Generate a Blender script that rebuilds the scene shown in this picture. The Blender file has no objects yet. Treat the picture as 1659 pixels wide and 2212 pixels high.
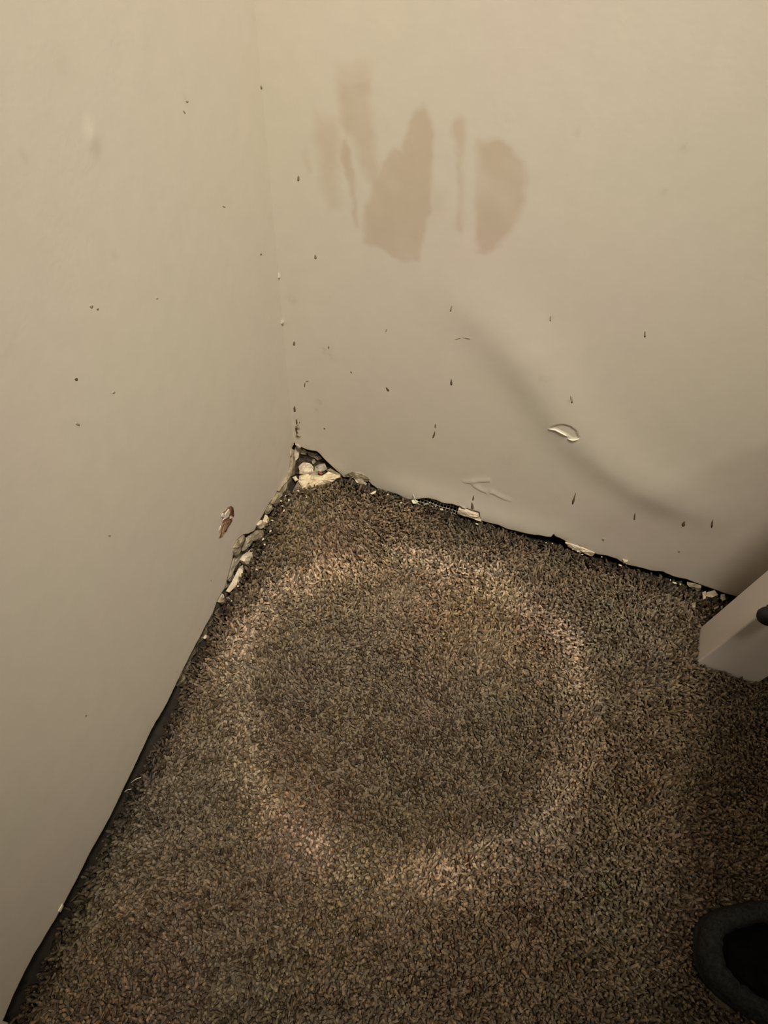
import bpy, math, random
import numpy as np
from mathutils import Matrix, Vector

scene = bpy.context.scene
col = scene.collection
rng = np.random.default_rng(7)
random.seed(7)

# ------------------------------------------------------------------ camera
H = 0.80                                    # lens height above the carpet
FPX = 1522.0
CAM = np.array([0.29055 * H / .9, -0.57614 * H / .9, H])
ROT = (Matrix.Rotation(0.23767, 3, 'Z') @ Matrix.Rotation(0.54649, 3, 'X') @ Matrix.Rotation(0.10782, 3, 'Z'))
cam_data = bpy.data.cameras.new('camera')
cam_data.sensor_fit = 'VERTICAL'
cam_data.sensor_height = 24.0
cam_data.lens = FPX / 2212.0 * 24.0
cam_data.clip_start = 0.01
cam = bpy.data.objects.new('camera', cam_data)
cam.matrix_world = Matrix.Translation(Vector(CAM)) @ ROT.to_4x4()
col.objects.link(cam)
scene.camera = cam

# ------------------------------------------------------------------ world, exposure
world = bpy.data.worlds.new('world')
world.use_nodes = True
world.node_tree.nodes['Background'].inputs[0].default_value = (1.0, 0.85, 0.68, 1)
world.node_tree.nodes['Background'].inputs[1].default_value = 0.02
scene.world = world
scene.view_settings.view_transform = 'Standard'
scene.view_settings.look = 'None'
scene.view_settings.gamma = 1.0
scene.view_settings.use_curve_mapping = False
scene.view_settings.exposure = 0.0
LAMP_POS = (0.46, -0.50, 2.12)              # ceiling spotlight
LAMP_AIM = (0.09, -0.04, 0.10)
LAMP_CONE = 40.0                            # full angle, degrees
LAMP_POWER = 230.0
FILL_LAMP_POS = (1.55, -1.65, 2.34)         # added fill light under the ceiling, deeper in the room
FILL_LAMP_POWER = 9.0
LAMP_COLOR = (1.0, 0.93, 0.80)

# ------------------------------------------------------------------ helpers
RN = np.array(ROT)


def onplane(u, v, axis, val):
    """the point of the plane axis=val seen in the photograph at pixel u, v"""
    d = RN @ np.array([(u - 829.5) / FPX, -(v - 1106.0) / FPX, -1.0])
    t = (val - CAM[axis]) / d[axis]
    return CAM + t * d


def fl(u, v, z=0.0):
    return onplane(u, v, 2, z)


def crop(pts, x0, y0, s):
    return [(x0 + a / s, y0 + b / s) for a, b in pts]


def link(name, me, mat=None, parent=None):
    o = bpy.data.objects.new(name, me)
    col.objects.link(o)
    if mat is not None:
        for m in (mat if isinstance(mat, (list, tuple)) else [mat]):
            me.materials.append(m)
    if parent is not None:
        o.parent = parent
    return o


def mesh(name, verts, faces, smooth=False):
    me = bpy.data.meshes.new(name)
    me.from_pydata([tuple(map(float, v)) for v in verts], [], faces)
    me.update()
    if smooth:
        me.polygons.foreach_set('use_smooth', [True] * len(me.polygons))
    return me


def mesh_np(name, verts, quads, smooth=True, mat_index=None):
    """fast mesh from arrays; quads is (n,4) or a list of such arrays incl. (n,3)"""
    fs = quads if isinstance(quads, list) else [quads]
    me = bpy.data.meshes.new(name)
    me.vertices.add(len(verts))
    me.vertices.foreach_set('co', np.asarray(verts, np.float32).ravel())
    idx = np.concatenate([f.ravel() for f in fs]).astype(np.int32)
    tot = np.concatenate([np.full(len(f), f.shape[1]) for f in fs]).astype(np.int32)
    start = np.concatenate([[0], np.cumsum(tot)[:-1]]).astype(np.int32)
    me.loops.add(len(idx))
    me.loops.foreach_set('vertex_index', idx)
    me.polygons.add(len(tot))
    me.polygons.foreach_set('loop_start', start)
    me.polygons.foreach_set('loop_total', tot)
    me.polygons.foreach_set('use_smooth', np.full(len(tot), smooth))
    if mat_index is not None:
        me.polygons.foreach_set('material_index', mat_index.astype(np.int32))
    me.update(calc_edges=True)
    me.validate()
    return me


def tag(o, label=None, cat=None, group=None, kind=None):
    if label: o['label'] = label
    if cat: o['category'] = cat
    if group: o['group'] = group
    if kind: o['kind'] = kind
    return o


def empty(name, loc):
    o = bpy.data.objects.new(name, None)
    o.location = loc
    o.empty_display_size = .05
    col.objects.link(o)
    return o


def box(name, lo, hi, mat, parent=None, bevel=0.0):
    x0, y0, z0 = lo
    x1, y1, z1 = hi
    v = [(x0, y0, z0), (x1, y0, z0), (x1, y1, z0), (x0, y1, z0), (x0, y0, z1), (x1, y0, z1), (x1, y1, z1), (x0, y1, z1)]
    f = [(0, 3, 2, 1), (4, 5, 6, 7), (0, 1, 5, 4), (1, 2, 6, 5), (2, 3, 7, 6), (3, 0, 4, 7)]
    o = link(name, mesh(name, v, f), mat, parent)
    if bevel:
        b = o.modifiers.new('bevel', 'BEVEL')
        b.width = bevel
        b.segments = 3
        o.data.polygons.foreach_set('use_smooth', [True] * len(o.data.polygons))
        w = o.modifiers.new('wn', 'WEIGHTED_NORMAL')
    return o


def tube(pts, radii, seg=6):
    """verts, faces of a capped tube along pts"""
    pts = [Vector(p) for p in pts]
    vs, fs = [], []
    for i, p in enumerate(pts):
        t = (pts[min(i + 1, len(pts) - 1)] - pts[max(i - 1, 0)]).normalized()
        a = t.orthogonal().normalized() if i == 0 else (pa - t * pa.dot(t)).normalized()
        pa = a
        b = t.cross(a)
        r = radii[i] if hasattr(radii, '__len__') else radii
        for k in range(seg):
            an = 2 * math.pi * k / seg
            vs.append(p + (a * math.cos(an) + b * math.sin(an)) * r)
    for i in range(len(pts) - 1):
        for k in range(seg):
            fs.append((i * seg + k, i * seg + (k + 1) % seg, (i + 1) * seg + (k + 1) % seg, (i + 1) * seg + k))
    fs.append(tuple(reversed(range(seg))))
    fs.append(tuple(range((len(pts) - 1) * seg, len(pts) * seg)))
    return vs, fs


def slab(poly, n, thick, dome, jit=0.0, sub=1, inset=.62):
    """broken piece: outline poly (3-D points in a plane), normal n, own thickness and domed rough front"""
    poly = [np.array(p, float) for p in poly]
    if sub > 1:
        q = []
        for i, p in enumerate(poly):
            r = poly[(i + 1) % len(poly)]
            for k in range(sub):
                w = p + (r - p) * k / sub
                if k:
                    w = w + rng.normal(0, jit * .6, 3)
                q.append(w)
        poly = q
    n = np.array(n, float)
    n /= np.linalg.norm(n)
    c = sum(poly) / len(poly)
    # make the outline run anticlockwise seen along -n
    area = sum(np.cross(poly[i] - c, poly[(i + 1) % len(poly)] - c) for i in range(len(poly)))
    if area @ n < 0:
        poly = poly[::-1]
    m = len(poly)
    vs = [p - n * thick for p in poly]
    vs += [p + rng.normal(0, jit * .4, 3) for p in poly]
    vs += [c + (p - c) * inset + n * dome * rng.uniform(.7, 1.1) + rng.normal(0, jit, 3) for p in poly]
    vs += [c + n * dome * 1.1 + rng.normal(0, jit, 3)]
    fs = [tuple(reversed(range(m)))]
    for i in range(m):
        j = (i + 1) % m
        fs += [(i, j, m + j, m + i), (m + i, m + j, 2 * m + j, 2 * m + i), (2 * m + i, 2 * m + j, 3 * m)]
    return vs, fs


# ------------------------------------------------------------------ materials
def new_mat(name):
    m = bpy.data.materials.new(name)
    m.use_nodes = True
    nt = m.node_tree
    return m, nt, nt.nodes['Principled BSDF']


def noise_node(nt, scale, detail=3.0, rough=.5, coord=None):
    n = nt.nodes.new('ShaderNodeTexNoise')
    n.inputs['Scale'].default_value = scale
    n.inputs['Detail'].default_value = detail
    n.inputs['Roughness'].default_value = rough
    if coord is not None:
        nt.links.new(coord, n.inputs['Vector'])
    return n


def ramp(nt, src, stops):
    r = nt.nodes.new('ShaderNodeValToRGB')
    e = r.color_ramp.elements
    while len(e) < len(stops):
        e.new(.5)
    for i, (p, c) in enumerate(stops):
        e[i].position = p
        e[i].color = (*c, 1)
    nt.links.new(src, r.inputs[0])
    return r


def simple(name, c1, c2, scale=60, rough=.8, bump=.3, bscale=None, dist=.001, spec=.3):
    m, nt, b = new_mat(name)
    tc = nt.nodes.new('ShaderNodeTexCoord')
    n = noise_node(nt, scale, 4, .6, tc.outputs['Object'])
    r = ramp(nt, n.outputs['Fac'], [(.35, c1), (.65, c2)])
    nt.links.new(r.outputs[0], b.inputs['Base Color'])
    b.inputs['Roughness'].default_value = rough
    b.inputs['Specular IOR Level'].default_value = spec
    if bump:
        n2 = noise_node(nt, bscale or scale * 3, 4, .6, tc.outputs['Object'])
        bp = nt.nodes.new('ShaderNodeBump')
        bp.inputs['Strength'].default_value = bump
        bp.inputs['Distance'].default_value = dist
        nt.links.new(n2.outputs['Fac'], bp.inputs['Height'])
        nt.links.new(bp.outputs[0], b.inputs['Normal'])
    return m


def wall_paint(name, stained):
    m, nt, b = new_mat(name)
    tc = nt.nodes.new('ShaderNodeTexCoord')
    n = noise_node(nt, 3.2, 2.5, .5, tc.outputs['Object'])
    r = ramp(nt, n.outputs['Fac'], [(.36, (.655, .600, .490)), (.52, (.665, .600, .505)), (.66, (.668, .588, .515))])
    out = r.outputs[0]
    # faint fine mottling of the old paint
    n3 = noise_node(nt, 45, 4, .6, tc.outputs['Object'])
    r3 = ramp(nt, n3.outputs['Fac'], [(.3, (.955, .955, .955)), (.7, (1.0, 1.0, 1.0))])
    mx = nt.nodes.new('ShaderNodeMix'); mx.data_type = 'RGBA'; mx.blend_type = 'MULTIPLY'
    mx.inputs[0].default_value = 1.0
    nt.links.new(out, mx.inputs[6]); nt.links.new(r3.outputs[0], mx.inputs[7])
    out = mx.outputs[2]
    if stained:
        for attr, c in (('stain', (.865, .80, .745)), ('dirt', (.62, .58, .50))):
            at = nt.nodes.new('ShaderNodeAttribute'); at.attribute_name = attr
            mm = nt.nodes.new('ShaderNodeMix'); mm.data_type = 'RGBA'; mm.blend_type = 'MULTIPLY'
            mm.inputs[7].default_value = (*c, 1)
            nt.links.new(at.outputs['Fac'], mm.inputs[0])
            nt.links.new(out, mm.inputs[6])
            out = mm.outputs[2]
    nt.links.new(out, b.inputs['Base Color'])
    b.inputs['Roughness'].default_value = .55
    b.inputs['Specular IOR Level'].default_value = .25
    n2 = noise_node(nt, 210, 3, .55, tc.outputs['Object'])
    bp = nt.nodes.new('ShaderNodeBump')
    bp.inputs['Strength'].default_value = .12
    bp.inputs['Distance'].default_value = .0006
    nt.links.new(n2.outputs['Fac'], bp.inputs['Height'])
    nt.links.new(bp.outputs[0], b.inputs['Normal'])
    return m


M_back = wall_paint('wall_paint_stained', True)
M_left = wall_paint('wall_paint', True)
M_plain = wall_paint('wall_paint_plain', False)
M_gyp = simple('raw_gypsum', (.17, .135, .085), (.36, .30, .21), 90, .95, .8, 260, .002, .1)
M_core = simple('dirty_gypsum_core', (.07, .052, .03), (.26, .21, .14), 70, .95, 1.0, 180, .003, .1)
M_cavity_shade = simple('cavity_shade', (.018, .013, .009), (.045, .033, .022), 40, .9, .4)  # near-black colour standing in for shade inside the wall cavity
M_cream = simple('cream_plaster', (.46, .37, .23), (.64, .54, .38), 120, .9, .6, 300, .002, .15)
M_pale = simple('pale_plaster', (.42, .34, .24), (.60, .51, .38), 120, .9, .6, 300, .002, .15)
M_greyplaster = simple('grey_plaster', (.24, .20, .15), (.38, .33, .26), 120, .9, .6, 300, .002, .15)
M_rust = simple('red_brown_chip', (.16, .04, .02), (.26, .08, .04), 200, .8, .3)
M_crumb = simple('crumb_plaster', (.42, .36, .26), (.62, .54, .41), 200, .9, .3)
M_scuff = simple('dark_scuff', (.10, .078, .045), (.19, .15, .095), 300, .8, 0)
M_scuff_mid = simple('brown_scuff', (.22, .175, .11), (.30, .245, .165), 300, .8, 0)
M_scuff2 = simple('faint_scuff', (.34, .29, .21), (.42, .36, .27), 300, .8, 0)
M_paper = simple('torn_brown_paper', (.20, .11, .065), (.34, .215, .145), 160, .95, .7, 420, .001, .1)
M_paper_dark = simple('torn_paper_edge', (.085, .04, .018), (.15, .075, .035), 160, .95, .7, 420, .001, .1)
M_curl = simple('paint_curl', (.64, .58, .48), (.70, .64, .53), 100, .5, .1)
M_lath = simple('mesh_tape', (.30, .26, .18), (.44, .39, .29), 150, .8, .1)
M_thread = simple('thread', (.42, .42, .30), (.55, .54, .40), 80, .8, 0)
M_sub = simple('subfloor', (.010, .007, .005), (.026, .019, .013), 50, .95, .4)
M_white = simple('white_lacquer', (.78, .72, .68), (.82, .76, .72), 12, .45, .06, 300, .0004, .35)
M_black = simple('black_plastic', (.006, .006, .006), (.012, .011, .010), 30, .45, .05)
M_collar = simple('charcoal_fleece', (.024, .025, .025), (.052, .053, .052), 220, .95, 1.0, 500, .003, .1)
M_insole = simple('black_lining', (.004, .004, .004), (.008, .008, .007), 90, .95, .4, 300, .001, .05)
M_rubber = simple('black_rubber', (.008, .008, .008), (.016, .015, .014), 60, .8, .2)
M_ceil = simple('ceiling_paint', (.68, .64, .57), (.72, .68, .61), 20, .9, .1)

# carpet: colour of each tuft comes with the tuft
M_carpet, nt, b = new_mat('carpet_yarn')
at = nt.nodes.new('ShaderNodeAttribute'); at.attribute_name = 'yarn'
tc = nt.nodes.new('ShaderNodeTexCoord')
nn = noise_node(nt, 900, 2, .5, tc.outputs['Object'])
rr = ramp(nt, nn.outputs['Fac'], [(.3, (.78, .78, .78)), (.7, (1.15, 1.15, 1.15))])
mx = nt.nodes.new('ShaderNodeMix'); mx.data_type = 'RGBA'; mx.blend_type = 'MULTIPLY'
mx.inputs[0].default_value = 1
nt.links.new(at.outputs['Color'], mx.inputs[6]); nt.links.new(rr.outputs[0], mx.inputs[7])
nt.links.new(mx.outputs[2], b.inputs['Base Color'])
b.inputs['Roughness'].default_value = .95
b.inputs['Specular IOR Level'].default_value = .08

# ------------------------------------------------------------------ room: floor, walls, ceiling
ROOM = 2.6
TOP = 2.4
ZF = -0.016                                 # bare floor under the carpet
box('floor', (-.2, -ROOM - .1, ZF - .05), (ROOM + .1, .2, ZF), M_sub)['kind'] = 'structure'
box('ceiling', (-.2, -ROOM - .1, TOP), (ROOM + .1, .2, TOP + .05), M_ceil)['kind'] = 'structure'
box('wall_right', (ROOM, -ROOM, ZF), (ROOM + .08, .1, TOP), M_plain)['kind'] = 'structure'
box('wall_front', (-.1, -ROOM - .08, ZF), (ROOM, -ROOM, TOP), M_plain)['kind'] = 'structure'

# ragged bottom edge of the back wall, as pixels of the photograph
EB = (crop([(425, 540), (470, 575), (560, 610), (690, 645), (800, 755), (900, 850), (985, 925), (1000, 950), (1090, 950),
            (1170, 980), (1250, 1000), (1300, 990), (1350, 1040), (1440, 1095)], 560, 860, 5.53)
      + crop([(60, 330), (150, 335), (240, 370), (290, 380), (360, 365), (420, 362), (480, 375), (540, 400), (620, 408),
              (680, 430), (740, 445), (860, 480), (870, 545), (940, 570), (1020, 590), (1090, 620), (1200, 650), (1300, 675),
              (1400, 690), (1470, 695), (1490, 665), (1500, 690), (1545, 715)], 820, 980, 3.95)
      + crop([(150, 305), (240, 330), (330, 370), (370, 395), (460, 415), (530, 440), (590, 475), (700, 505), (780, 525),
              (870, 535), (950, 570), (1060, 600), (1150, 630), (1250, 670), (1350, 705), (1430, 725)], 1180, 1080, 3.463))
eb = np.array([onplane(u, v, 1, 0.0) for u, v in EB])
eb_x, eb_z = eb[:, 0], eb[:, 2]
o_ = np.argsort(eb_x); eb_x, eb_z = eb_x[o_], eb_z[o_]
# ragged bottom edge of the left wall
EL = ([(637, 958), (629.6, 968.5)]
      + crop([(350, 860), (310, 960), (230, 1080), (190, 1160)], 560, 860, 5.53)
      + crop([(1010, 250), (930, 400), (880, 480), (830, 590), (760, 620), (690, 640), (620, 700), (565, 790), (575, 880),
              (540, 1040), (500, 1170), (470, 1290), (440, 1335), (385, 1430), (330, 1580), (250, 1720), (180, 1870),
              (60, 2080)], 400, 1040, 5.53)
      + crop([(1060, 170), (990, 310), (880, 500), (760, 750), (640, 1000), (540, 1180), (440, 1380), (330, 1590),
              (200, 1800), (90, 2020), (10, 2210)], 0, 1400, 2.724))
el = np.array([onplane(u, v, 0, 0.0) for u, v in EL])
el_s, el_z = -el[:, 1], el[:, 2]
o_ = np.argsort(el_s); el_s, el_z = el_s[o_], el_z[o_]


def smooth_noise(x, y, seed, freq, octs=3):
    r = np.random.default_rng(seed)
    out = np.zeros_like(x)
    amp = 1.0
    for k in range(octs):
        for j in range(5):
            a = r.uniform(0, 2 * np.pi)
            f = freq * 2 ** k * r.uniform(.7, 1.3)
            out += amp / 5 * 1.6 * np.sin(2 * np.pi * f * (x * np.cos(a) + y * np.sin(a)) + r.uniform(0, 7))
        amp *= .5
    return out


def poly_sdf(px, py, poly):
    """signed distance (negative inside) to a polygon"""
    d = np.full(px.shape, 1e9)
    inside = np.zeros(px.shape, bool)
    n = len(poly)
    for i in range(n):
        x1, y1 = poly[i]; x2, y2 = poly[(i + 1) % n]
        ex, ey = x2 - x1, y2 - y1
        t = np.clip(((px - x1) * ex + (py - y1) * ey) / (ex * ex + ey * ey + 1e-12), 0, 1)
        d = np.minimum(d, np.hypot(px - x1 - t * ex, py - y1 - t * ey))
        c = ((y1 > py) != (y2 > py)) & (px < (x2 - x1) * (py - y1) / (y2 - y1 + 1e-15) + x1)
        inside ^= c
    return np.where(inside, -d, d)


def line_sd(px, py, pts):
    """distance to a polyline, signed (+ on its left), and position along it 0..1"""
    d = np.full(px.shape, 1e9); s = np.zeros(px.shape); u = np.zeros(px.shape)
    L = np.concatenate([[0], np.cumsum([math.dist(pts[i], pts[i + 1]) for i in range(len(pts) - 1)])])
    for i in range(len(pts) - 1):
        x1, y1 = pts[i]; x2, y2 = pts[i + 1]
        ex, ey = x2 - x1, y2 - y1
        t = np.clip(((px - x1) * ex + (py - y1) * ey) / (ex * ex + ey * ey), 0, 1)
        dd = np.hypot(px - x1 - t * ex, py - y1 - t * ey)
        sg = np.sign(ex * (py - y1) - ey * (px - x1))
        m = dd < d
        d = np.where(m, dd, d); s = np.where(m, sg * dd, s); u = np.where(m, (L[i] + t * (L[i + 1] - L[i])) / L[-1], u)
    return s, u


def bw(pts):
    return [tuple(onplane(u, v, 1, 0.0)[[0, 2]]) for u, v in pts]


def lw(pts):
    q = [onplane(u, v, 0, 0.0) for u, v in pts]
    return [(-p[1], p[2]) for p in q]


# buckled crease of the back wall
RIDGE = bw([(900, 570), (960, 620), (1010, 662), (1070, 716), (1130, 785), (1180, 858), (1215, 910), (1262, 962),
            (1320, 1012), (1390, 1056), (1480, 1098), (1600, 1140)])
CRACKS = [bw([(994, 1034), (1004, 1041), (1018, 1042), (1026, 1051), (1040, 1059), (1054, 1064), (1064, 1064), (1075, 1070), (1092, 1078), (1110, 1083)]),
          bw([(1018, 1042), (1036, 1039), (1053, 1039), (1066, 1035)])]
PEEL = bw(crop([(595, 425), (650, 400), (720, 366), (830, 355), (920, 385), (1010, 455), (1050, 560), (960, 585), (880, 525),
                (790, 480), (700, 438)], 1100, 860, 6.9125))


def back_disp(x, z):
    """how far the back wall stands proud of its plane"""
    s, u = line_sd(x, z, RIDGE)             # the line runs down to the right: its left side is the upper right
    env = np.clip(u / .30, 0, 1) ** 1.2 * np.clip((1 - u) / .18, 0, 1)
    up = np.exp(-(np.maximum(s, 0) / .042) ** 2)
    dn = np.exp(-(np.maximum(-s, 0) / .028) ** 2)
    d = .0031 * env * np.where(s > 0, up, dn)
    d += .0006 * smooth_noise(x, z, 3, 2.0, 2)
    # loose flap swelling out along the bottom edge
    d += .004 * np.exp(-(z / .035) ** 2) * np.clip((x - .10) / .06, 0, 1) * np.exp(-((x - .24) / .16) ** 2)
    for c in CRACKS:
        sc, uc = line_sd(x, z, c)
        e = np.clip(uc / .15, 0, 1) * np.clip((1 - uc) / .2, 0, 1)
        d += e * .0006 * np.where(sc > 0, np.exp(-(sc / .006) ** 2), np.exp(-(sc / .0016) ** 2))
    ps = poly_sdf(x, z, PEEL)
    d -= .0009 * np.clip(-ps / .0008, 0, 1)
    fade = np.clip(x / .03, 0, 1)
    return d * fade


def grid_lines(parts):
    out = [parts[0][0]]
    for a, b_, st in parts:
        n = max(1, int(round((b_ - a) / st)))
        out += list(np.linspace(a, b_, n + 1)[1:])
    return np.array(out)


STAINS = [
    (.45, .0060, [(405, 60), (560, 40), (570, 180), (410, 190)]),
    (.9, .0040, [(410, 130), (565, 120), (572, 250), (582, 360), (590, 470), (612, 585), (606, 640), (585, 660), (560, 640), (525, 560), (500, 480), (480, 420), (420, 350), (415, 250)]),
    (.9, .0020, [(425, 440), (455, 430), (468, 540), (495, 640), (492, 720), (510, 850), (515, 890), (492, 880), (475, 780), (465, 680), (440, 600), (425, 520)]),
    (.55, .0050, [(290, 290), (400, 330), (410, 450), (400, 600), (415, 780), (350, 790), (320, 680), (310, 500), (285, 420)]),
    (1.0, .0024, [(845, 250), (880, 350), (888, 450), (885, 600), (875, 700), (890, 790), (860, 850), (840, 930), (822, 1055), (740, 1055), (690, 1040), (650, 1000), (535, 960), (535, 880), (540, 780), (565, 740), (575, 640), (610, 590), (640, 540), (680, 475), (725, 490), (740, 420), (760, 350), (800, 280)]),
    (.75, .0024, [(1030, 300), (1065, 360), (1055, 440), (1040, 520), (1045, 650), (1040, 780), (1045, 860), (1028, 910), (1005, 890), (1015, 850), (1020, 700), (1015, 560), (1000, 450), (980, 370)]),
    (.95, .0030, [(1115, 440), (1220, 430), (1300, 480), (1350, 560), (1375, 640), (1360, 720), (1320, 840), (1270, 920), (1200, 1000), (1120, 1010), (1108, 860), (1108, 640), (1115, 560)]),
    (.5, .0030, [(235, 480), (260, 560), (265, 600), (240, 590)]),
    (.35, .0060, [(880, 690), (950, 700), (940, 790), (890, 850)]),
]
SMUDGE = [(705, 757, 14, .30), (690, 868, 10, .35), (683, 885, 9, .25), (632, 648, 9, .3), (715, 770, 9, .25), (1010, 740, 10, .08), (640, 905, 14, .2),
          (1095, 1000, 30, .10), (1190, 685, 5, .3), (1233, 862, 7, .3), (1175, 815, 10, .2), (1395, 1030, 6, .2), (1245, 285, 6, .2),
          (1480, 318, 7, .25), (1435, 415, 5, .3)]


def zone(P, Q, zb):
    X, T = np.meshgrid(P, Q, indexing='ij')
    Z = zb[:, None] + (TOP - zb[:, None]) * T
    return X, Z


# --- back wall
xs = grid_lines([(0, .36, .0015), (.36, .40, .0008), (.40, .82, .0017), (.82, 1.2, .02), (1.2, ROOM, .1)])
ts = grid_lines([(0, .07 / TOP, .0012 / TOP), (.07 / TOP, .30 / TOP, .0014 / TOP), (.30 / TOP, .66 / TOP, .0019 / TOP), (.66 / TOP, .9 / TOP, .02 / TOP), (.9 / TOP, 1, .1)])
zb = np.interp(xs, eb_x, eb_z, right=-.004)
zb = zb + .0010 * smooth_noise(xs, xs * 0, 11, 45, 3)
zb[0] = zb[1]
X, Z = zone(xs, ts, zb)
D = back_disp(X, Z)
V = np.stack([X, -D, Z], -1).reshape(-1, 3)
nx, nz = X.shape
I = np.arange(nx * nz).reshape(nx, nz)
q = np.stack([I[:-1, :-1], I[1:, :-1], I[1:, 1:], I[:-1, 1:]], -1).reshape(-1, 4)
# broken thickness of the board under the edge
lipn = .0085 + .002 * smooth_noise(xs, xs * 0, 5, 60, 2)
lip = np.stack([xs, lipn, zb + .002 * smooth_noise(xs, xs * 0, 8, 70, 2) - .001], -1)
lip2 = lip + np.array([0, .002, .03])
n0 = len(V)
V = np.concatenate([V, lip, lip2])
a_, l_, l2_ = I[:, 0], n0 + np.arange(nx), n0 + nx + np.arange(nx)
q2 = np.stack([a_[:-1], l_[:-1], l_[1:], a_[1:]], -1)
q3 = np.stack([l_[:-1], l2_[:-1], l2_[1:], l_[1:]], -1)
mi = np.concatenate([np.zeros(len(q)), np.ones(len(q2) + len(q3))])
me = mesh_np('wall_back', V, np.concatenate([q, q2, q3]), True, mi)
st = np.zeros(X.shape)
wx, wz = X + .0012 * smooth_noise(X, Z, 21, 60, 2), Z + .0012 * smooth_noise(X, Z, 22, 60, 2)
sel = (X < .45) & (Z < .62)
for k_, soft, pl in STAINS:
    sd = poly_sdf(wx[sel], wz[sel], bw(crop(pl, 560, 120, 2.37)))
    m_ = k_ * np.clip(.5 - sd / (2 * soft), 0, 1)
    st[sel] = np.maximum(st[sel], m_)
st *= .98 + .25 * smooth_noise(X, Z, 31, 14, 3)
di = np.zeros(X.shape)
for u, v, r_, k_ in SMUDGE:
    c = onplane(u, v, 1, 0)
    r_ *= .00045
    di = np.maximum(di, k_ * np.exp(-((X - c[0]) ** 2 + ((Z - c[2]) / 1.3) ** 2) / r_ ** 2) * (.7 + .6 * smooth_noise(X, Z, 33, 150, 2)))
# grime climbing a little way from the bottom edge
di = np.maximum(di, .38 * np.exp(-((Z - zb[:, None]) / (.007 + .004 * smooth_noise(X, Z, 35, 20, 2))) ** 2) * np.clip(.6 + .8 * smooth_noise(X, Z, 36, 25, 3), 0, 1))
# darker old scrape line along the lower right
for name, arr in (('stain', st), ('dirt', di)):
    at_ = me.attributes.new(name, 'FLOAT', 'POINT')
    full = np.zeros(len(V), np.float32); full[:n0] = np.clip(arr, 0, 1).ravel()
    at_.data.foreach_set('value', full)
wall_back = link('wall_back', me, [M_back, M_gyp])
wall_back['kind'] = 'structure'

# --- left wall (s = -y)
CHIP = crop([(800, 450), (870, 490), (885, 600), (895, 740), (830, 880), (760, 1020), (690, 1130), (650, 1230), (560, 1320), (500, 1400), (460, 1400),
             (510, 1250), (515, 1080), (550, 920), (560, 800), (520, 740), (540, 650), (620, 600), (720, 480)], 440, 1060, 13.825)
chip_sz = lw(CHIP)


def left_disp(s, z):
    d = .0006 * smooth_noise(s, z, 41, 2.0, 2)
    c = lw([(200, 297)])[0]
    d += .0009 * np.exp(-((s - c[0]) ** 2 + (z - c[1]) ** 2) / .0045 ** 2)
    # scraped line just above the bottom edge
    return d * np.clip(s / .03, 0, 1)


ss = grid_lines([(0, .40, .0015), (.40, .85, .003), (.85, 1.2, .03), (1.2, ROOM, .1)])
ts = grid_lines([(0, .06 / TOP, .0015 / TOP), (.06 / TOP, .7 / TOP, .006 / TOP), (.7 / TOP, 1, .06)])
zl = np.interp(ss, el_s, el_z, right=-.003)
zl = zl + .0009 * smooth_noise(ss, ss * 0, 12, 45, 3)
S, Z = zone(ss, ts, zl)
D = left_disp(S, Z)
V = np.stack([D, -S, Z], -1).reshape(-1, 3)
nx, nz = S.shape
I = np.arange(nx * nz).reshape(nx, nz)
q = np.stack([I[:-1, :-1], I[1:, :-1], I[1:, 1:], I[:-1, 1:]], -1).reshape(-1, 4)
lipn = .006 + .002 * smooth_noise(ss, ss * 0, 6, 60, 2)
lip = np.stack([-lipn, -ss, zl + .002 * smooth_noise(ss, ss * 0, 9, 70, 2) - .002], -1)
lip2 = lip + np.array([-.002, 0, .03])
n0 = len(V)
V = np.concatenate([V, lip, lip2])
a_, l_, l2_ = I[:, 0], n0 + np.arange(nx), n0 + nx + np.arange(nx)
q2 = np.stack([a_[:-1], l_[:-1], l_[1:], a_[1:]], -1)
q3 = np.stack([l_[:-1], l2_[:-1], l2_[1:], l_[1:]], -1)
mi = np.concatenate([np.zeros(len(q)), np.ones(len(q2) + len(q3))])
me = mesh_np('wall_left', V, np.concatenate([q, q2, q3]), True, mi)
di = .30 * np.exp(-((Z - zl[:, None]) / (.006 + .004 * smooth_noise(S, Z, 45, 20, 2))) ** 2) * np.clip(.5 + .8 * smooth_noise(S, Z, 46, 25, 3), 0, 1)
for u, v, r_, k_ in [(128, 130, 18, .10), (52, 338, 5, .25), (400, 218, 5, .25), (590, 868, 20, .12), (592, 955, 12, .2), (600, 1000, 12, .15), (560, 960, 10, .1), (166, 916, 6, .4), (248, 550, 6, .2)]:
    c = lw([(u, v)])[0]
    r_ *= .0004
    di = np.maximum(di, k_ * np.exp(-((S - c[0]) ** 2 + (Z - c[1]) ** 2) / r_ ** 2))
at_ = me.attributes.new('dirt', 'FLOAT', 'POINT')
full = np.zeros(len(V), np.float32); full[:n0] = np.clip(di, 0, 1).ravel()
at_.data.foreach_set('value', full)
wall_left = link('wall_left', me, [M_left, M_gyp])
wall_left['kind'] = 'structure'

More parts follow.
